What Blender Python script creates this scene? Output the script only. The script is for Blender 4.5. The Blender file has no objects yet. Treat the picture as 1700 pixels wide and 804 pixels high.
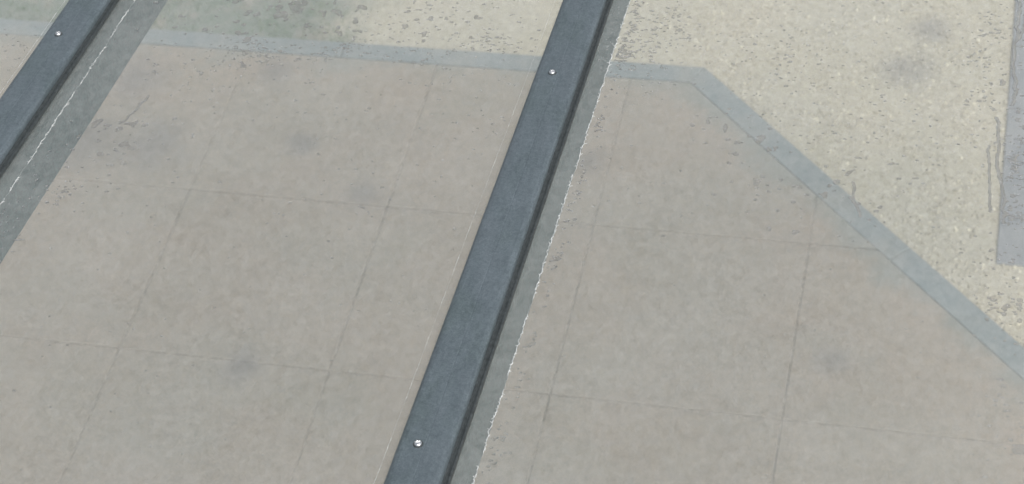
import bpy, bmesh, math, random
import numpy as np
from mathutils import Matrix, Vector
random.seed(4); RS = np.random.RandomState(11)
rad = math.radians
S = bpy.context.scene
C = S.collection

# ------------------------------------------------------------------ camera
CAM_H = 4.03
cd = bpy.data.cameras.new('camera'); cam = bpy.data.objects.new('camera', cd); C.objects.link(cam)
XR = Vector((0.97210031, 0.21159313, -0.10123898))       # image right
YD = Vector((0.08779069, -0.72842893, -0.67947339))      # image down
ZF = Vector((-0.2175173, 0.65162846, -0.72668189))       # view direction
m3 = Matrix((XR, -YD, -ZF)).transposed()
cam.matrix_world = Matrix.Translation((0, 0, CAM_H)) @ m3.to_4x4()
cd.sensor_width = 36; cd.lens = 3326/1700*36
cd.clip_start = 0.05; cd.clip_end = 400
cd.dof.use_dof = True; cd.dof.focus_distance = 2.5; cd.dof.aperture_fstop = 10.5
S.camera = cam

# ------------------------------------------------------------------ world and sun (overcast)
SUN_EL, SUN_AZ = rad(55), rad(140)
w = bpy.data.worlds.new('World'); S.world = w; w.use_nodes = True
nt = w.node_tree; nt.nodes.clear()
sky = nt.nodes.new('ShaderNodeTexSky'); sky.sky_type = 'NISHITA'; sky.sun_disc = False
sky.sun_elevation = SUN_EL; sky.sun_rotation = SUN_AZ; sky.air_density = 1.0; sky.dust_density = 5.0
hs = nt.nodes.new('ShaderNodeHueSaturation'); hs.inputs['Saturation'].default_value = 0.30
bgn = nt.nodes.new('ShaderNodeBackground'); bgn.inputs['Strength'].default_value = 0.15
wo = nt.nodes.new('ShaderNodeOutputWorld')
nt.links.new(sky.outputs[0], hs.inputs['Color']); nt.links.new(hs.outputs[0], bgn.inputs[0]); nt.links.new(bgn.outputs[0], wo.inputs[0])
sl = bpy.data.lights.new('sun', 'SUN'); sl.energy = 1.5; sl.angle = rad(24); sl.color = (1, 0.97, 0.93)
so = bpy.data.objects.new('sun', sl); C.objects.link(so)
so.rotation_euler = Vector((-math.sin(-SUN_AZ)*math.cos(SUN_EL), math.cos(SUN_AZ)*math.cos(SUN_EL), math.sin(SUN_EL))).to_track_quat('Z', 'Y').to_euler()
S.view_settings.view_transform = 'Standard'; S.view_settings.look = 'None'; S.view_settings.gamma = 1
S.view_settings.use_curve_mapping = False
S.view_settings.exposure = -0.05
S.render.engine = 'CYCLES'
S.cycles.max_bounces = 12; S.cycles.transparent_max_bounces = 16; S.cycles.transmission_bounces = 10

# ------------------------------------------------------------------ helpers
def obj(name, me, mat=None, parent=None, label=None, cat=None, group=None, kind=None):
    if mat and not me.materials: me.materials.append(mat)
    o = bpy.data.objects.new(name, me); C.objects.link(o)
    if parent: o.parent = parent
    if label: o['label'] = label
    if cat: o['category'] = cat
    if group: o['group'] = group
    if kind: o['kind'] = kind
    return o
def mesh(name, v, f, smooth=False):
    me = bpy.data.meshes.new(name); me.from_pydata([tuple(p) for p in v], [], f); me.update()
    if smooth: me.shade_smooth()
    return me
def bmesh_done(bm, name, smooth=False):
    me = bpy.data.meshes.new(name); bmesh.ops.recalc_face_normals(bm, faces=bm.faces); bm.to_mesh(me); bm.free()
    if smooth: me.shade_smooth()
    return me
def extrude_profile(prof, t0, t1, nseg, wob=0.0):
    """closed profile [(x, n)] swept along y"""
    v, f = [], []; k = len(prof)
    for i in range(nseg+1):
        t = t0+(t1-t0)*i/nseg
        for x, n_ in prof: v.append((x+random.uniform(-wob, wob), t, n_+random.uniform(-wob, wob)*.4))
    for i in range(nseg):
        for j in range(k):
            a = i*k+j; b = i*k+(j+1) % k
            f.append((a, b, b+k, a+k))
    f.append(tuple(range(k))); f.append(tuple(reversed(range(nseg*k, nseg*k+k))))
    me = mesh('m', v, f)
    bm = bmesh.new(); bm.from_mesh(me); bmesh.ops.recalc_face_normals(bm, faces=bm.faces); bm.to_mesh(me); bm.free()
    return me
def fbm(nx, ny, lx, ly, seed, sharp=2.0):
    """gaussian filtered noise, lx, ly correlation in samples, unit variance"""
    r = np.random.RandomState(seed).randn(ny, nx)
    ky = np.fft.fftfreq(ny)[:, None]; kx = np.fft.fftfreq(nx)[None, :]
    filt = np.exp(-((kx*lx)**2+(ky*ly)**2)*2*np.pi**2/4)
    o = np.fft.ifft2(np.fft.fft2(r)*filt).real
    return (o-o.mean())/o.std()

class NB:
    """small node builder"""
    def __init__(s, name):
        s.m = bpy.data.materials.new(name); s.m.use_nodes = True; s.t = s.m.node_tree; s.t.nodes.clear()
        s.out = s.n('ShaderNodeOutputMaterial'); s.co = s.n('ShaderNodeTexCoord').outputs['Object']
    def n(s, k, **kw):
        a = s.t.nodes.new(k)
        for q, x in kw.items(): setattr(a, q, x)
        return a
    def l(s, a, b): s.t.links.new(a, b)
    def noise(s, scale, detail=3, rough=.55, vec=None, stretch=None, dist=0):
        a = s.n('ShaderNodeTexNoise'); a.inputs['Scale'].default_value = scale; a.inputs['Detail'].default_value = detail
        a.inputs['Roughness'].default_value = rough; a.inputs['Distortion'].default_value = dist
        v = vec or s.co
        if stretch:
            mp = s.n('ShaderNodeMapping'); mp.inputs['Scale'].default_value = stretch; s.l(v, mp.inputs['Vector']); v = mp.outputs[0]
        s.l(v, a.inputs['Vector']); return a.outputs['Fac']
    def ramp(s, fac, *st):
        a = s.n('ShaderNodeValToRGB'); e = a.color_ramp.elements
        while len(e) < len(st): e.new(.5)
        for i, (p, c) in enumerate(st):
            e[i].position = p; e[i].color = (*c, 1) if len(c) == 3 else c
        s.l(fac, a.inputs[0]); return a.outputs[0]
    def mix(s, fac, a, b, mode='MIX'):
        x = s.n('ShaderNodeMix', data_type='RGBA', blend_type=mode)
        for k, q in ((0, fac), (6, a), (7, b)):
            if hasattr(q, 'links') or hasattr(q, 'is_linked'): s.l(q, x.inputs[k])
            else: x.inputs[k].default_value = q if k == 0 else (*q, 1)
        return x.outputs[2]
    def math(s, op, a, b=None):
        x = s.n('ShaderNodeMath', operation=op)
        for k, q in enumerate((a, b)):
            if q is None: continue
            if hasattr(q, 'is_linked'): s.l(q, x.inputs[k])
            else: x.inputs[k].default_value = q
        return x.outputs[0]
    def bump(s, h, strength=.3, dist=.002):
        b = s.n('ShaderNodeBump'); b.inputs['Strength'].default_value = strength; b.inputs['Distance'].default_value = dist
        s.l(h, b.inputs['Height']); return b.outputs[0]
    def pbr(s, col, rough=.6, metal=0, normal=None, spec=.5):
        p = s.n('ShaderNodeBsdfPrincipled')
        for k, q in (('Base Color', col), ('Roughness', rough), ('Metallic', metal)):
            if hasattr(q, 'is_linked'): s.l(q, p.inputs[k])
            else: p.inputs[k].default_value = (*q, 1) if isinstance(q, tuple) else q
        p.inputs['Specular IOR Level'].default_value = spec
        if normal: s.l(normal, p.inputs['Normal'])
        s.l(p.outputs[0], s.out.inputs[0]); return s.m
    def tint(s, c, t): return s.mix(1.0, c, t, 'MULTIPLY')
    def spots(s, pts, col_in, col_spot, amt):
        """soft round dirt marks at the given places"""
        c = col_in
        for (x, y, r) in pts:
            vm = s.n('ShaderNodeVectorMath', operation='DISTANCE'); s.l(s.co, vm.inputs[0]); vm.inputs[1].default_value = (x, y, 0)
            nn = s.noise(9, 2); d = s.math('ADD', vm.outputs['Value'], s.math('MULTIPLY', s.math('SUBTRACT', nn, .5), r*.8))
            mr = s.n('ShaderNodeMapRange', interpolation_type='SMOOTHSTEP'); s.l(d, mr.inputs[0])
            mr.inputs[1].default_value = 0; mr.inputs[2].default_value = r; mr.inputs[3].default_value = amt; mr.inputs[4].default_value = 0
            c = s.mix(mr.outputs[0], c, col_spot)
        return c

# ------------------------------------------------------------------ materials
STAINS = [(-2.08, 4.22, .10), (-1.67, 3.74, .09), (-1.91, 3.92, .08), (-.14, 4.62, .10), (-.2, 4.44, .12), (-.29, 3.31, .08), (-1.83, 3.08, .09), (-2.36, 3.86, .17), (-2.58, 3.86, .19), (-2.52, 4.15, .16), (-1.05, 3.95, .08)]
def m_paving():
    b = NB('pale porcelain paving')
    big = b.noise(1.9, 3, .55); mid = b.noise(4.5, 5, .65); fine = b.noise(38, 4, .7); grain = b.noise(260, 2, .6)
    c = b.ramp(big, (.34, (.268, .278, .244)), (.46, (.305, .298, .258)), (.54, (.345, .300, .255)), (.68, (.355, .320, .268)))
    c = b.mix(.38, c, b.ramp(mid, (.34, (.25, .265, .238)), (.66, (.405, .355, .302))))
    c = b.mix(.25, c, b.ramp(b.noise(14, 5, .75), (.34, (.21, .205, .185)), (.66, (.47, .42, .36))))
    c = b.mix(.30, c, b.ramp(fine, (.32, (.18, .175, .16)), (.68, (.48, .44, .39))))
    c = b.mix(.34, c, b.ramp(grain, (.3, (.12, .12, .12)), (.7, (.54, .50, .45))))
    # rain stain creeping in from the cut corner edging
    sx = b.n('ShaderNodeSeparateXYZ'); b.l(b.co, sx.inputs[0]); dg = b.math('SUBTRACT', 3.492, b.math('ADD', sx.outputs[0], sx.outputs[1]))
    dg = b.math('ADD', dg, b.math('MULTIPLY', b.math('SUBTRACT', b.noise(6, 5, .65), .5), .45))
    mr = b.n('ShaderNodeMapRange', interpolation_type='SMOOTHSTEP'); b.l(dg, mr.inputs[0]); mr.inputs[1].default_value = -.03; mr.inputs[2].default_value = .15; mr.inputs[3].default_value = .9; mr.inputs[4].default_value = 0
    c = b.mix(mr.outputs[0], c, (.255, .285, .28))
    d2 = b.math('ADD', b.math('SUBTRACT', 4.308, sx.outputs[1]), b.math('MULTIPLY', b.math('SUBTRACT', b.noise(5, 5, .7), .5), .4))
    m3_ = b.n('ShaderNodeMapRange', interpolation_type='SMOOTHSTEP'); b.l(d2, m3_.inputs[0]); m3_.inputs[1].default_value = -.05; m3_.inputs[2].default_value = .09; m3_.inputs[3].default_value = .75; m3_.inputs[4].default_value = 0
    c = b.mix(m3_.outputs[0], c, (.26, .285, .275))
    c = b.spots(STAINS, c, (.19, .195, .20), .62)
    return b.pbr(b.tint(c, (1.17, 1.09, 1.01)), .55, normal=b.bump(b.noise(120, 4), .25, .001))
def m_joint():
    b = NB('dark joint sand'); return b.pbr(b.ramp(b.noise(9, 5, .75), (.44, (.07, .068, .06)), (.50, (.36, .335, .30))), .9)
def m_kerb():
    b = NB('blue grey wet edging stone')
    c = b.ramp(b.noise(5.5, 4, .6), (.34, (.215, .270, .285)), (.5, (.270, .305, .305)), (.66, (.345, .345, .315)))
    c = b.mix(.3, c, b.ramp(b.noise(24, 4, .75), (.34, (.20, .24, .25)), (.66, (.42, .43, .41))))
    c = b.mix(.25, c, b.ramp(b.noise(70, 3), (.3, (.18, .20, .21)), (.7, (.38, .40, .40))))
    return b.pbr(b.tint(c, (1.02, 1.02, 1.01)), .5, normal=b.bump(b.noise(80, 4), .3, .0015))
def m_slab():
    b = NB('blue grey stone')
    c = b.ramp(b.noise(6, 4, .6), (.3, (.235, .26, .28)), (.7, (.33, .345, .35)))
    return b.pbr(b.tint(c, (1.12, 1.08, 1.07)), .5, normal=b.bump(b.noise(80, 4), .3, .0015))
def m_gravel(name, k=1.0):
    b = NB(name)
    vo = b.n('ShaderNodeTexVoronoi'); vo.inputs['Scale'].default_value = 95; b.l(b.co, vo.inputs['Vector'])
    sp = b.n('ShaderNodeSeparateColor'); b.l(vo.outputs['Color'], sp.inputs[0])
    c = b.ramp(sp.outputs[0], (.0, (.34*k, .325*k, .27*k)), (.35, (.41*k, .392*k, .33*k)), (.75, (.445*k, .425*k, .36*k)), (1, (.52*k, .505*k, .44*k)))
    c = b.mix(.3, c, b.ramp(b.noise(2.2, 4), (.3, (.37, .37, .31)), (.7, (.53, .49, .39))))
    c = b.spots(STAINS[3:5], c, (.22, .22, .22), .6)
    c = b.tint(c, (1.25, 1.20, 1.15))
    tf = b.ramp(b.noise(8, 5, .75), (.34, (.17, .225, .165)), (.5, (.245, .275, .235)), (.66, (.335, .315, .265)))
    sx = b.n('ShaderNodeSeparateXYZ'); b.l(b.co, sx.inputs[0])
    xx = b.math('ADD', sx.outputs[0], b.math('MULTIPLY', b.math('SUBTRACT', b.noise(7, 4, .6), .5), .5))
    mr = b.n('ShaderNodeMapRange'); b.l(xx, mr.inputs[0]); mr.inputs[1].default_value = -2.05; mr.inputs[2].default_value = -1.80
    c = b.mix(mr.outputs[0], tf, c)
    return b.pbr(c, .6)
def m_soil():
    b = NB('damp sandy earth')
    c = b.ramp(b.noise(7, 6, .7), (.3, (.20, .19, .15)), (.7, (.33, .31, .25))); return b.pbr(c, .9, normal=b.bump(b.noise(50, 5), .6, .01))
def m_grass():
    b = NB('muted grass blade')
    c = b.ramp(b.noise(12, 3), (.3, (.17, .23, .14)), (.55, (.26, .31, .21)), (.75, (.36, .36, .28))); return b.pbr(c, .6)
def m_turf():
    b = NB('mossy turf soil')
    c = b.ramp(b.noise(5, 6, .7), (.3, (.26, .31, .24)), (.5, (.33, .37, .31)), (.7, (.42, .40, .35))); return b.pbr(c, .9)
def m_cap():
    b = NB('weathered blue grey cover strip')
    st = b.noise(14, 4, .65, stretch=(1.6, .7, 1)); gr = b.noise(520, 3, .75); sc = b.noise(90, 5, .8, stretch=(1, .35, 1))
    c = b.ramp(st, (.34, (.092, .122, .124)), (.5, (.118, .142, .164)), (.66, (.146, .164, .190)))
    c = b.mix(.36, c, b.ramp(gr, (.34, (.035, .045, .05)), (.68, (.29, .33, .345))))
    c = b.mix(.26, c, b.ramp(b.noise(190, 3, .7), (.34, (.05, .065, .07)), (.68, (.25, .29, .305))))
    c = b.mix(.22, c, b.ramp(sc, (.36, (.06, .075, .08)), (.66, (.25, .285, .305))))
    return b.pbr(b.tint(c, (.76, .82, .85)), b.ramp(sc, (.3, (.45,)*3), (.7, (.62,)*3)), normal=b.bump(gr, .35, .0006), spec=.45)
def m_gasket():
    b = NB('black rubber gasket')
    c = b.ramp(b.noise(220, 4, .75, stretch=(1, .8, 1)), (.30, (.022, .028, .03)), (.75, (.072, .085, .088))); return b.pbr(c, .55, normal=b.bump(b.noise(300, 3), .4, .0008))
def m_rafter():
    b = NB('grey green coated rafter')
    c = b.ramp(b.noise(6, 4, .6, stretch=(1, .6, 1)), (.3, (.185, .235, .255)), (.7, (.235, .275, .285)))
    c = b.mix(.5, c, b.ramp(b.noise(230, 4, .85), (.40, (.04, .05, .055)), (.62, (.50, .56, .55))))
    c = b.mix(.3, c, b.ramp(b.noise(60, 4, .8), (.34, (.12, .15, .155)), (.68, (.36, .40, .395))))
    return b.pbr(b.tint(c, (.42, .56, .61)), .5, normal=b.bump(b.noise(150, 3), .2, .001))
def m_seal():
    b = NB('white limescale bead')
    c = b.ramp(b.noise(300, 3), (.3, (.42, .45, .46)), (.6, (.80, .82, .82))); return b.pbr(c, .35)
def m_steel():
    b = NB('zinc plated steel'); return b.pbr((.86, .87, .88), .26, 1, b.bump(b.noise(900, 2), .15, .0003))
def m_glass():
    b = NB('wet roof glass')
    tr = b.n('ShaderNodeBsdfTransparent'); tr.inputs[0].default_value = (.935, .955, .95, 1)
    gl = b.n('ShaderNodeBsdfGlossy'); gl.inputs['Roughness'].default_value = .06
    h = b.math('ADD', b.noise(9, 4, .6), b.math('MULTIPLY', b.noise(55, 3, .6, stretch=(1, .7, 1)), .18))
    nb = b.bump(h, .25, .004); b.l(nb, gl.inputs['Normal'])
    geo = b.n('ShaderNodeNewGeometry'); dp = b.n('ShaderNodeVectorMath', operation='DOT_PRODUCT'); b.l(geo.outputs['Incoming'], dp.inputs[0]); b.l(nb, dp.inputs[1])
    om = b.math('SUBTRACT', 1.0, b.math('ABSOLUTE', dp.outputs['Value'])); fr = b.math('ADD', .038, b.math('MULTIPLY', .96, b.math('POWER', om, 5.0)))
    mx = b.n('ShaderNodeMixShader'); b.l(fr, mx.inputs[0]); b.l(tr.outputs[0], mx.inputs[1]); b.l(gl.outputs[0], mx.inputs[2])
    # thin pale film: dust, plus the sky's reflected haze put into its colour
    df = b.n('ShaderNodeBsdfDiffuse'); df.inputs[0].default_value = (.62, .63, .62, 1)
    m2 = b.n('ShaderNodeMixShader')
    veil = b.ramp(b.noise(5, 6, .7), (.3, (.02,)*3), (.7, (.085,)*3))
    mot = b.ramp(b.noise(95, 6, .9, stretch=(1, .6, 1)), (.38, (0,)*3), (.62, (.13,)*3))
    # pale specks painted as the glitter of drops, denser towards the eaves
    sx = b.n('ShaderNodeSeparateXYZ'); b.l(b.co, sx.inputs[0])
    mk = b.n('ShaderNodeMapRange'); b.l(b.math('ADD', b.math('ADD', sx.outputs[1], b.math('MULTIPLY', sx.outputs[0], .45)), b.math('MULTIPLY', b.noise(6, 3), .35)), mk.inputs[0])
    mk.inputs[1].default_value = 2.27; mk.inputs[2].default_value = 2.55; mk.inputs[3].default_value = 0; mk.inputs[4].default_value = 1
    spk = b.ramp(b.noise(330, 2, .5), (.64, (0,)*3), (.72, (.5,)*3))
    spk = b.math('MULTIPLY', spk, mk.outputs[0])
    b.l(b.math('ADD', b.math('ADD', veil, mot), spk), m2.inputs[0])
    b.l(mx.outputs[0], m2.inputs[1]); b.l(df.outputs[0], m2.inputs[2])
    b.l(m2.outputs[0], b.out.inputs[0]); return b.m
def m_water():
    b = NB('rain water'); g = b.n('ShaderNodeBsdfGlass'); g.inputs['IOR'].default_value = 1.33; g.inputs['Roughness'].default_value = 0.0
    t = b.n('ShaderNodeBsdfTransparent'); mx = b.n('ShaderNodeMixShader'); mx.inputs[0].default_value = .55
    b.l(t.outputs[0], mx.inputs[1]); b.l(g.outputs[0], mx.inputs[2]); b.l(mx.outputs[0], b.out.inputs[0]); return b.m
MP, MJ, MK, MS = m_paving(), m_joint(), m_kerb(), m_slab()
MG, MGW, MSOIL = m_gravel('buff gravel'), m_gravel('pale gravel chip', 1.9), m_soil()  # chips whitened further, so their colour also paints the glitter of drops
MGR, MT = m_grass(), m_turf()
MCAP, MGK, MRA, MSE, MST, MGL, MW = m_cap(), m_gasket(), m_rafter(), m_seal(), m_steel(), m_glass(), m_water()

# ------------------------------------------------------------------ ground
obj('ground', mesh('ground', [(-80, -80, -.045), (80, -80, -.045), (80, 80, -.045), (-80, 80, -.045)], [(0, 1, 2, 3)]), MSOIL, kind='structure')
# paving: 600 mm slabs, laid to a straight edge and cut off along a 45 degree corner
YK, DK = 4.308, 3.492            # inner edge of the edging, inner line x + y of the cut corner
def clip(poly, fn):
    out = []
    for i in range(len(poly)):
        a, b_ = poly[i], poly[(i+1) % len(poly)]; fa, fb = fn(a), fn(b_)
        if fa <= 0: out.append(a)
        if (fa < 0 < fb) or (fb < 0 < fa):
            t = fa/(fa-fb); out.append((a[0]+(b_[0]-a[0])*t, a[1]+(b_[1]-a[1])*t))
    return out
def slab(bm, poly, zt, zb, bev=.0015):
    cx = sum(p[0] for p in poly)/len(poly); cy = sum(p[1] for p in poly)/len(poly)
    ins = [(p[0]+(cx-p[0])*bev*4, p[1]+(cy-p[1])*bev*4) for p in poly]
    bo = [bm.verts.new((p[0], p[1], zb)) for p in poly]; md = [bm.verts.new((p[0], p[1], zt-bev)) for p in poly]; tp = [bm.verts.new((p[0], p[1], zt)) for p in ins]
    k = len(poly); bm.faces.new(tp); bm.faces.new(bo[::-1])
    for i in range(k):
        j = (i+1) % k; bm.faces.new((bo[i], bo[j], md[j], md[i])); bm.faces.new((md[i], md[j], tp[j], tp[i]))
bm = bmesh.new(); gap = .0010
for i in range(-8, 8):
    for j in range(-8, 3):
        x0, y0 = -1.5905+i*.597, 3.100+j*.6045
        g1 = gap*random.uniform(.55, 1.25)
        p = [(x0+g1, y0+g1), (x0+.597-g1, y0+g1), (x0+.597-g1, y0+.6045-g1), (x0+g1, y0+.6045-g1)]
        p = clip(p, lambda q: q[1]-(YK-.0008)); 
        if len(p) > 2: p = clip(p, lambda q: q[0]+q[1]-(DK-.001))
        if len(p) > 2: slab(bm, p, random.uniform(-.0006, .0006), -.04)
obj('patio', bmesh_done(bm, 'patio'), MP, kind='structure')
obj('joint_bed', mesh('bed', [(-6.4, -1.8, -.0028), (5.29, -1.8, -.0028), (-.817, YK-.001, -.0028), (-6.4, YK-.001, -.0028)], [(0, 1, 2, 3)]), MJ, kind='structure')
# edging stones
bm = bmesh.new(); kw = .068; r2 = math.sqrt(.5)
x = -6.4; corner = (DK-YK, YK)
xo = (DK+.100)-(YK+kw)            # outer corner where the two runs mitre
xs = [-6.4+.9*k for k in range(6)]; xs = [q for q in xs if q < corner[0]-.3]+[corner[0]]
for a, b_ in zip(xs[:-1], xs[1:]):
    last = b_ == corner[0]
    slab(bm, [(a+.002, YK), (b_-(0 if last else .001), YK), ((xo if last else b_-.001), YK+kw), (a+.002, YK+kw)], .001, -.05, .0012)
L = 0; p0 = corner; o0 = (xo, YK+kw)
while L < 6.5:
    L2 = L+.9
    def pt(d, off): return (corner[0]+(d)*r2+off*r2, corner[1]-(d)*r2+off*r2)
    a_in, b_in = pt(L+.001, 0), pt(L2-.001, 0); b_out = pt(L2-.001, .0705); a_out = o0 if L == 0 else pt(L+.001, .0705)
    if L == 0: a_in = (corner[0]+.001, corner[1]-.001); a_out = (xo+.001, YK+kw-.001)
    slab(bm, [a_in, b_in, b_out, a_out], .001, -.05, .0012); L = L2
obj('kerb', bmesh_done(bm, 'kerb'), MK, kind='structure')
# blue grey stone path beyond the corner
bm = bmesh.new()
for i in range(4):
    for j in range(6):
        x0, y0 = .098+i*.602, 3.70+j*.602; 
        slab(bm, [(x0, y0), (x0+.598, y0), (x0+.598, y0+.598), (x0, y0+.598)], -.005, -.04, .001)
obj('path', bmesh_done(bm, 'path'), MS, kind='structure')

# gravel bed
def stones(name, n, x0, x1, y0, y1, test, rmin, rmax, mats, zc, white=.03, **tags):
    ico = bmesh.new(); bmesh.ops.create_icosphere(ico, subdivisions=1, radius=1)
    bv = np.array([v.co[:] for v in ico.verts]); bf = np.array([[v.index for v in f.verts] for f in ico.faces]); ico.free()
    px = RS.uniform(x0, x1, n*3); py = RS.uniform(y0, y1, n*3); ok = test(px, py); px, py = px[ok][:n], py[ok][:n]; n = len(px)
    r = RS.uniform(rmin, rmax, n)**1.0
    sc = np.stack([r*RS.uniform(.8, 1.3, n), r*RS.uniform(.7, 1.1, n), r*RS.uniform(.45, .75, n)], 1)
    a = RS.uniform(0, 6.28, n); v = bv[None]*sc[:, None]*(1+RS.uniform(-.18, .18, (n, len(bv), 1)))
    ca, sa = np.cos(a)[:, None], np.sin(a)[:, None]
    X = v[..., 0]*ca-v[..., 1]*sa+px[:, None]; Y = v[..., 0]*sa+v[..., 1]*ca+py[:, None]; Z = v[..., 2]+zc+RS.uniform(-.002, .003, n)[:, None]
    V = np.stack([X, Y, Z], -1).reshape(-1, 3); F = (bf[None]+(np.arange(n)*len(bv))[:, None, None]).reshape(-1, 3)
    me = bpy.data.meshes.new(name); me.vertices.add(len(V)); me.vertices.foreach_set('co', V.ravel())
    me.loops.add(F.size); me.loops.foreach_set('vertex_index', F.ravel()); me.polygons.add(len(F)); me.polygons.foreach_set('loop_start', np.arange(len(F))*3)
    for q in mats: me.materials.append(q)
    mi = np.repeat((RS.rand(n) < white).astype(np.int32), len(bf)); me.polygons.foreach_set('material_index', mi)
    me.update(calc_edges=True); me.validate()
    return obj(name, me, **tags)
GX = -1.93
def in_gravel(x, y):
    edge = GX+.05*np.sin(y*19)+.03*np.sin(y*47+1)+RS.normal(0, .06, x.shape)
    jt = np.abs(RS.normal(0, .013, x.shape))
    a = (y > YK+kw+.004-jt) & (x > edge) & (x+y > DK+.105-jt*1.6)
    b_ = (x+y > DK+.108-jt*1.6) & (x > corner[0]) & (y < YK+kw+.01)
    pth = (x > .094+jt*4) & (y > 3.696+jt*4)
    cl = np.sin(x*13+2*np.sin(y*9))*np.sin(y*11+1.5*np.sin(x*7))
    return (a | b_) & ~pth & (RS.rand(*x.shape) < .55+.45*cl)
obj('gravel_bed', mesh('gb', [(GX, YK+kw+.002, -.012), (xo, YK+kw+.002, -.012), (4.2, DK+.1-4.2, -.012), (8, DK+.1-4.2, -.012), (8, 9, -.012), (GX, 9, -.012)], [(0, 1, 2, 3, 4, 5)]), MG, kind='structure')
stones('gravel', 36000, GX-.3, 1.3, 2.6, 5.4, in_gravel, .0018, .0055, [MG, MGW], -.0120, .11,
       label='buff gravel bed beyond the blue grey edging, wet and dotted with pale chips', cat='gravel', kind='stuff')
# turf at the left of the gravel
obj('turf_bed', mesh('tb', [(-8, YK+kw+.002, -.012), (GX, YK+kw+.002, -.012), (GX, 9, -.012), (-8, 9, -.012)], [(0, 1, 2, 3)]), MG, kind='structure')
v, f = [], []
for k in range(26000):
    x, y = random.uniform(-4.2, GX)+abs(random.gauss(0, .06)), random.uniform(YK+kw+.003, 5.2)
    if random.random() < .5+.5*math.sin(x*9)*math.sin(y*7+x*3): continue
    a = random.uniform(0, 6.28); h = random.uniform(.006, .02); wd = .0012; lx, ly = random.uniform(-.012, .012), random.uniform(-.012, .012)
    i = len(v); dx, dy = math.cos(a)*wd, math.sin(a)*wd
    v += [(x-dx, y-dy, -.012), (x+dx, y+dy, -.012), (x+dx*.6+lx*.5, y+dy*.6+ly*.5, -.012+h*.65), (x-dx*.6+lx*.5, y-dy*.6+ly*.5, -.012+h*.65), (x+lx*1.4, y+ly*1.4, -.012+h)]
    f += [(i, i+1, i+2, i+3), (i+3, i+2, i+4)]
obj('grass', mesh('grass', v, f), MGR, label='short muted green grass beyond the edging at the upper left', cat='grass', kind='stuff')

# ------------------------------------------------------------------ the glass roof
PITCH = rad(7.13); H_ROOF = 1.56
nr = Vector((0, math.sin(PITCH), math.cos(PITCH)))
O = Vector((0, 0, CAM_H))-nr*H_ROOF
RM = Matrix.Translation(O) @ Matrix.Rotation(-PITCH, 4, 'X')       # local x across, y down the slope, z off the glass
T0, T1 = -.35, 3.55
def roof_root(name, x, label, cat, group):
    e = bpy.data.objects.new(name, None); C.objects.link(e); e.empty_display_size = .1
    e.matrix_world = RM @ Matrix.Translation((x, T0, 0)); e['label'] = label; e['category'] = cat; e['group'] = group
    return e
LEN = T1-T0
# bar parts, local y from 0 at the upper end
cap_prof = [(-.030, .0060), (-.0300, .0095), (-.0285, .0120), (-.0255, .0142), (-.0215, .0153), (-.015, .0156), (.0006, .0157), (.0012, .01545), (.0020, .01545), (.0026, .0157), (.016, .0156), (.0235, .0151), (.0272, .0138), (.0292, .0118), (.0298, .0085), (.0298, .0060)]
ME_CAP = extrude_profile(cap_prof, 0, LEN, 60, .00012)
gk_prof = [(-.028, .0002), (-.028, .0058), (.0300, .0058), (.0305, .0050), (.0318, .0046), (.0326, .0030), (.0340, .0030), (.0352, .0040), (.0370, .0034), (.0378, .0002)]
ME_GK = extrude_profile(gk_prof, 0, LEN, 300, .0002)
ra_prof = [(-.027, -.009), (.027, -.009), (.027, -.112), (.025, -.115), (-.025, -.115), (-.027, -.112)]
ME_RA = extrude_profile(ra_prof, 0, LEN, 8)
def bead(x, rmin, rmax, keep, seed, jit, branch):
    """wavering, broken bead of limescale along the edge of the rubber"""
    rd = random.Random(seed); V, F = [], []
    def seg(pts, rr):
        base = len(V); k = 6
        for i, (px, py) in enumerate(pts):
            for q in range(k):
                a = 2*math.pi*q/k; V.append((px+math.cos(a)*rr[i], py, max(.0002, .0003+abs(rr[i])*.8+math.sin(a)*rr[i]*.8)))
        for i in range(len(pts)-1):
            for q in range(k): F.append((base+i*k+q, base+i*k+(q+1) % k, base+(i+1)*k+(q+1) % k, base+(i+1)*k+q))
        F.append(tuple(base+q for q in range(k))); F.append(tuple(base+(len(pts)-1)*k+q for q in reversed(range(k))))
    t = 0.01; drift = 0; pts = []; rr = []; side = []; on = True
    while t < LEN-.02:
        n = rd.randint(3, 14); on = rd.random() < keep
        for i in range(n):
            drift = .45*drift+rd.gauss(0, jit)
            pts.append((x+drift+math.sin(t*11)*.0003, t)); rr.append(rd.uniform(rmin, rmax) if on else .00006)
            if on and rd.random() < branch:
                s_ = rd.choice((-1, 1)); L_ = rd.uniform(.0015, .0062); q = pts[-1]; a = rd.uniform(-.8, .8)
                side.append(([(q[0]+s_*L_*k_*.6, q[1]+a*L_*k_+L_*k_*.5) for k_ in (0, .5, 1)], [rmin*2, rmin*4.2, rmin*.6]))
            t += rd.uniform(.0016, .003)
    seg(pts, rr)
    for p_, r__ in side: seg(p_, r__)
    return mesh('bead', V, F)
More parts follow.
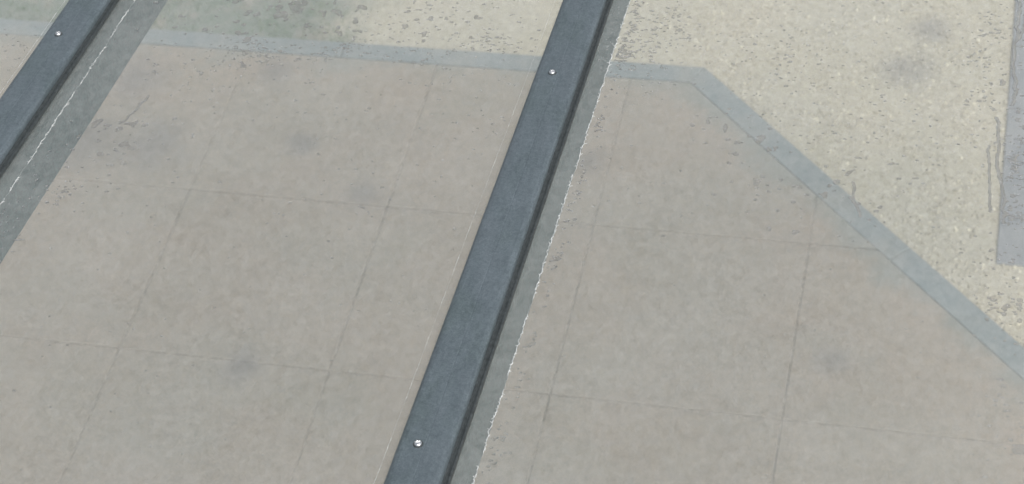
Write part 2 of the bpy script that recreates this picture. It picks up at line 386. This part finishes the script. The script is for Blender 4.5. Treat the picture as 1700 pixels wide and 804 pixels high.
def screw_head():
    bm = bmesh.new(); nr_, ns = 22, 56; R_ = .0045; rows = []
    c = None
    for i in range(nr_+1):
        r = R_*i/nr_; row = []
        for j in range(ns):
            a = 2*math.pi*j/ns; x, y = r*math.cos(a), r*math.sin(a)
            z = .0028*math.sqrt(max(0, 1-(r/R_)**2.6))*.9+.0003
            u = max(0, 1-max(abs(x)/.00075, abs(y)/.0026)); u2 = max(0, 1-max(abs(y)/.00075, abs(x)/.0026))
            if u > 0 or u2 > 0: z -= .0019*min(1, max(u, u2)*5)
            row.append((x, y, z))
        rows.append(row)
    vr = [[bm.verts.new(p) for p in (row if i else row[:1])] for i, row in enumerate(rows)]
    for j in range(ns): bm.faces.new((vr[0][0], vr[1][j], vr[1][(j+1) % ns]))
    for i in range(1, nr_):
        for j in range(ns): bm.faces.new((vr[i][j], vr[i+1][j], vr[i+1][(j+1) % ns], vr[i][(j+1) % ns]))
    low = [bm.verts.new((p[0], p[1], -.001)) for p in rows[-1]]
    for j in range(ns): bm.faces.new((vr[-1][j], low[j], low[(j+1) % ns], vr[-1][(j+1) % ns]))
    bm.faces.new(low[::-1])
    return bmesh_done(bm, 'screw', True)
ME_SC = screw_head()
bm = bmesh.new(); bmesh.ops.create_cone(bm, cap_ends=True, segments=40, radius1=.0058, radius2=.0052, depth=.0010); ME_WA = bmesh_done(bm, 'washer')
SC_T = [.735, 1.432, 2.128, 2.825, 3.5]     # distance down the slope from under the camera
bars = [('grey glazing bar outside the picture on the left', -1.980), ('glazing bar crossing the upper left corner, with one screw', -1.2617),
        ('glazing bar through the middle, with two bright screws', -.5435), ('grey glazing bar just outside the picture on the right', .175), ('grey glazing bar far outside the picture on the right', .893)]
for bi, (lab, bx) in enumerate(bars):
    r_ = roof_root('glazing_bar', bx, lab, 'glazing bar', 'glazing bars of the glass roof')
    obj('rafter', ME_RA, MRA, r_); obj('gasket', ME_GK, MGK, r_); obj('cover_strip', ME_CAP, MCAP, r_)
    obj('limescale_bead', bead(.0612, .00012, .00060, .86, 10+bi, .00055, .34), MSE, r_)
    obj('limescale_bead', bead(-.0440, .00008, .00030, .5, 30+bi, .00016, .0), MSE, r_)
    for k, t in enumerate(SC_T):
        s = obj('screw', ME_SC, MST, r_); s.location = (-.006+random.uniform(-.0008, .0008), t-T0+(.008 if bi == 1 else 0), .0166); s.rotation_euler = (0, 0, random.uniform(0, 1.5))
        wsh = obj('washer', ME_WA, MGK, s); wsh.location = (0, 0, -.0004)
# glass sheets between the bars
panes = [('wet glass sheet left of the upper left glazing bar', -1.980, -1.2617), ('wide wet glass sheet between the two glazing bars', -1.2617, -.5435), ('wet glass sheet right of the middle glazing bar', -.5435, .175), ('wet glass sheet outside the picture on the right', .175, .893)]
for lab, a, b_ in panes:
    x0, x1 = a+.012, b_-.012; bm = bmesh.new()
    bmesh.ops.create_cube(bm, size=1, matrix=Matrix.Translation(((x0+x1)/2, LEN/2+.01, -.0032)) @ Matrix.Diagonal((x1-x0, LEN-.02, .006, 1)))
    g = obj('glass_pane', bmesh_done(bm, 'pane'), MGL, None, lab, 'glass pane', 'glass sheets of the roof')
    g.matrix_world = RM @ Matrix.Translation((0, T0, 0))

# ------------------------------------------------------------------ rain water standing on the glass
def water(name, x0, x1, t0, t1, label, dens_fn, seed):
    d = .00115; nx, ny = int((x1-x0)/d), int((t1-t0)/d)
    X, T = np.meshgrid(x0+np.arange(nx)*d, t0+np.arange(ny)*d)
    D, F, size = dens_fn(X, T)
    n1 = fbm(nx, ny, 3.8, 2.2, seed); n2 = fbm(nx, ny, 2.6, 1.8, seed+1); n3 = fbm(nx, ny, 30, 26, seed+2); n4 = fbm(nx, ny, 9, 7, seed+3)
    n = .74*n1+.5*n2
    thr = 3.05-1.02*D-.30*n3*np.clip(D, 0, 1)
    h = np.clip(n-thr, 0, None)**.75*.00027
    n5 = fbm(nx, ny, 2.0, 1.35, seed+9); h = np.maximum(h, np.clip(n5-(3.75-1.35*D-.3*n3*np.clip(D, 0, 1)), 0, None)**.7*.00023)
    ns_ = .8*fbm(nx, ny, 4.2, 9, seed+5)+.55*fbm(nx, ny, 7, 3.2, seed+6)       # film broken into streaks and ripples
    h = np.maximum(h, np.clip(ns_-(2.3-1.9*F), 0, None)*.00017*(F > .03))
    h[0, :] = h[-1, :] = 0; h[:, 0] = h[:, -1] = 0
    for w_ in size: h = np.maximum(h, w_)
    pos = h > 1e-6; cell = pos[:-1, :-1] | pos[1:, :-1] | pos[:-1, 1:] | pos[1:, 1:]
    jj, ii = np.nonzero(cell); a = jj*nx+ii; quads = np.stack([a, a+1, a+1+nx, a+nx], 1)
    used = np.unique(quads); remap = -np.ones(nx*ny, int); remap[used] = np.arange(len(used))
    ux, ut, uh = X.ravel()[used], T.ravel()[used], h.ravel()[used]
    top = np.stack([ux, ut, .0003+uh], 1); qt = remap[quads]
    inner = uh > 1e-6; low_idx = np.arange(len(used)); low_idx[inner] = len(used)+np.arange(inner.sum())
    bot = np.stack([ux[inner], ut[inner], np.full(inner.sum(), .0003)], 1)
    qb = low_idx[qt][:, ::-1]
    V = np.concatenate([top, bot]); Q = np.concatenate([qt, qb])
    me = bpy.data.meshes.new(name); me.vertices.add(len(V)); me.vertices.foreach_set('co', V.astype(np.float32).ravel())
    me.loops.add(Q.size); me.loops.foreach_set('vertex_index', Q.astype(np.int32).ravel()); me.polygons.add(len(Q)); me.polygons.foreach_set('loop_start', (np.arange(len(Q))*4).astype(np.int32))
    me.update(calc_edges=True)
    # only the top is smooth shaded
    sm = np.zeros(len(Q), bool); sm[:len(qt)] = True; me.polygons.foreach_set('use_smooth', sm)
    print(name, len(Q))
    o = obj(name, me, MW, None, label, 'rain water', 'rain water on the glass', 'stuff'); o.matrix_world = RM
def blob(X, T, x, t, rx, rt, a=1.0): return a*np.exp(-(((X-x)/rx)**2+((T-t)/rt)**2))
def box(X, T, x0, x1, t0, t1, s=.02):
    return 1/(1+np.exp(-(X-x0)/s))/(1+np.exp((X-x1)/s))/(1+np.exp(-(T-t0)/s))/(1+np.exp((T-t1)/s))
def rivulet(X, T, pts, wd, h0):
    out = np.zeros_like(X)
    for (xa, ta), (xb, tb) in zip(pts[:-1], pts[1:]):
        for q in np.linspace(0, 1, max(2, int(math.hypot(xb-xa, tb-ta)/.0006))):
            cx, ct = xa+(xb-xa)*q, ta+(tb-ta)*q
            i0 = int((cx-X[0, 0])/.00115); j0 = int((ct-T[0, 0])/.00115); k = 4
            if i0 < k or j0 < k or i0 >= X.shape[1]-k or j0 >= X.shape[0]-k: continue
            sl_ = (slice(j0-k, j0+k+1), slice(i0-k, i0+k+1))
            r2_ = ((X[sl_]-cx)**2+(T[sl_]-ct)**2)/wd**2
            out[sl_] = np.maximum(out[sl_], h0*np.sqrt(np.clip(1-r2_, 0, None)))
    return out
def wiggle(pts, step=.008, amp=.0016, seed=1):
    rd = random.Random(seed); o = []
    for (xa, ta), (xb, tb) in zip(pts[:-1], pts[1:]):
        n = max(1, int(abs(tb-ta)/step))
        for q in range(n): o.append((xa+(xb-xa)*q/n+rd.gauss(0, amp), ta+(tb-ta)*q/n))
    o.append(pts[-1]); return o
def dens_left(X, T):
    D = blob(X, T, -1.317, 2.12, .09, .12, .7)+.12
    return D, np.zeros_like(X), []
def dens_mid(X, T):
    D = blob(X, T, -1.03, 2.11, .10, .10, 1.05)+blob(X, T, -.91, 2.155, .13, .035, .45)+blob(X, T, -.80, 2.05, .13, .12, .62)+blob(X, T, -.74, 2.23, .15, .08, 1.15)
    D += blob(X, T, -1.12, 1.9, .09, .09, .75)+blob(X, T, -1.12, 1.76, .10, .09, .75)+blob(X, T, -1.19, 1.68, .03, .14, .8)+blob(X, T, -.62, 2.06, .05, .12, .6)+blob(X, T, -.72, 1.85, .14, .06, .4)+.08
    D *= (X > -1.195) & (X < -.59)
    F = blob(X, T, -.98, 2.26, .17, .055, .75)+blob(X, T, -1.085, 1.93, .05, .05, .65)
    rv = [rivulet(X, T, wiggle([(-1.094, 2.03), (-1.101, 1.99), (-1.11, 1.965)], seed=3), .0011, .00035)]
    return D, F, rv
def dens_right(X, T):
    D = blob(X, T, -.44, 2.27, .055, .12, 1.05)+blob(X, T, -.28, 2.22, .14, .09, .5)+blob(X, T, -.13, 2.08, .14, .15, .42)+blob(X, T, .018, 2.27, .032, .16, 1.0)+blob(X, T, .06, 2.0, .035, .15, .85)
    D += blob(X, T, .04, 1.79, .045, .06, .95)+blob(X, T, .07, 1.58, .045, .16, .75)+blob(X, T, -.03, 1.86, .07, .05, .5)+np.exp(-((X+.470)/.012)**2)*1.25+.05
    D += box(X, T, .052, .2, 1.9, 2.6, .004)*.75+box(X, T, -.42, .06, 1.9, 2.5, .03)*.28
    D *= (X > -.477)
    F = blob(X, T, -.265, 2.02, .06, .06, .62)+blob(X, T, -.16, 1.94, .07, .06, .5)+blob(X, T, .075, 2.1, .03, .35, .5)
    W_ = wiggle
    rv = [rivulet(X, T, W_([(.049, 2.44), (.050, 2.31), (.049, 2.27), (.046, 2.24), (.052, 2.20), (.049, 2.15)], .009, .0016, 7), .0021, .0009),
          rivulet(X, T, W_([(.060, 2.36), (.053, 2.30)], .009, .0012, 9), .0016, .0007),
          rivulet(X, T, W_([(.030, 2.12), (.036, 2.06), (.038, 2.00), (.047, 1.955), (.048, 1.91)], .009, .0014, 8), .0017, .0008),
          rivulet(X, T, W_([(.023, 2.06), (.029, 1.99), (.032, 1.93)], .009, .0007, 2), .0012, .0005),
          rivulet(X, T, W_([(-.135, 1.965), (-.131, 1.93), (-.12, 1.90)], .009, .001, 13), .0013, .0005)]
    return D, F, rv
water('rain_water', -1.42, -1.31, 1.95, 2.45, 'scattered rain drops on the glass left of the upper left glazing bar', dens_left, 21)
water('rain_water', -1.20, -.585, 1.25, 2.42, 'rain drops and ripples on the glass between the two glazing bars', dens_mid, 31)
water('rain_water', -.482, .12, 1.30, 2.46, 'rain drops and thin trickles on the glass right of the middle bar', dens_right, 41)
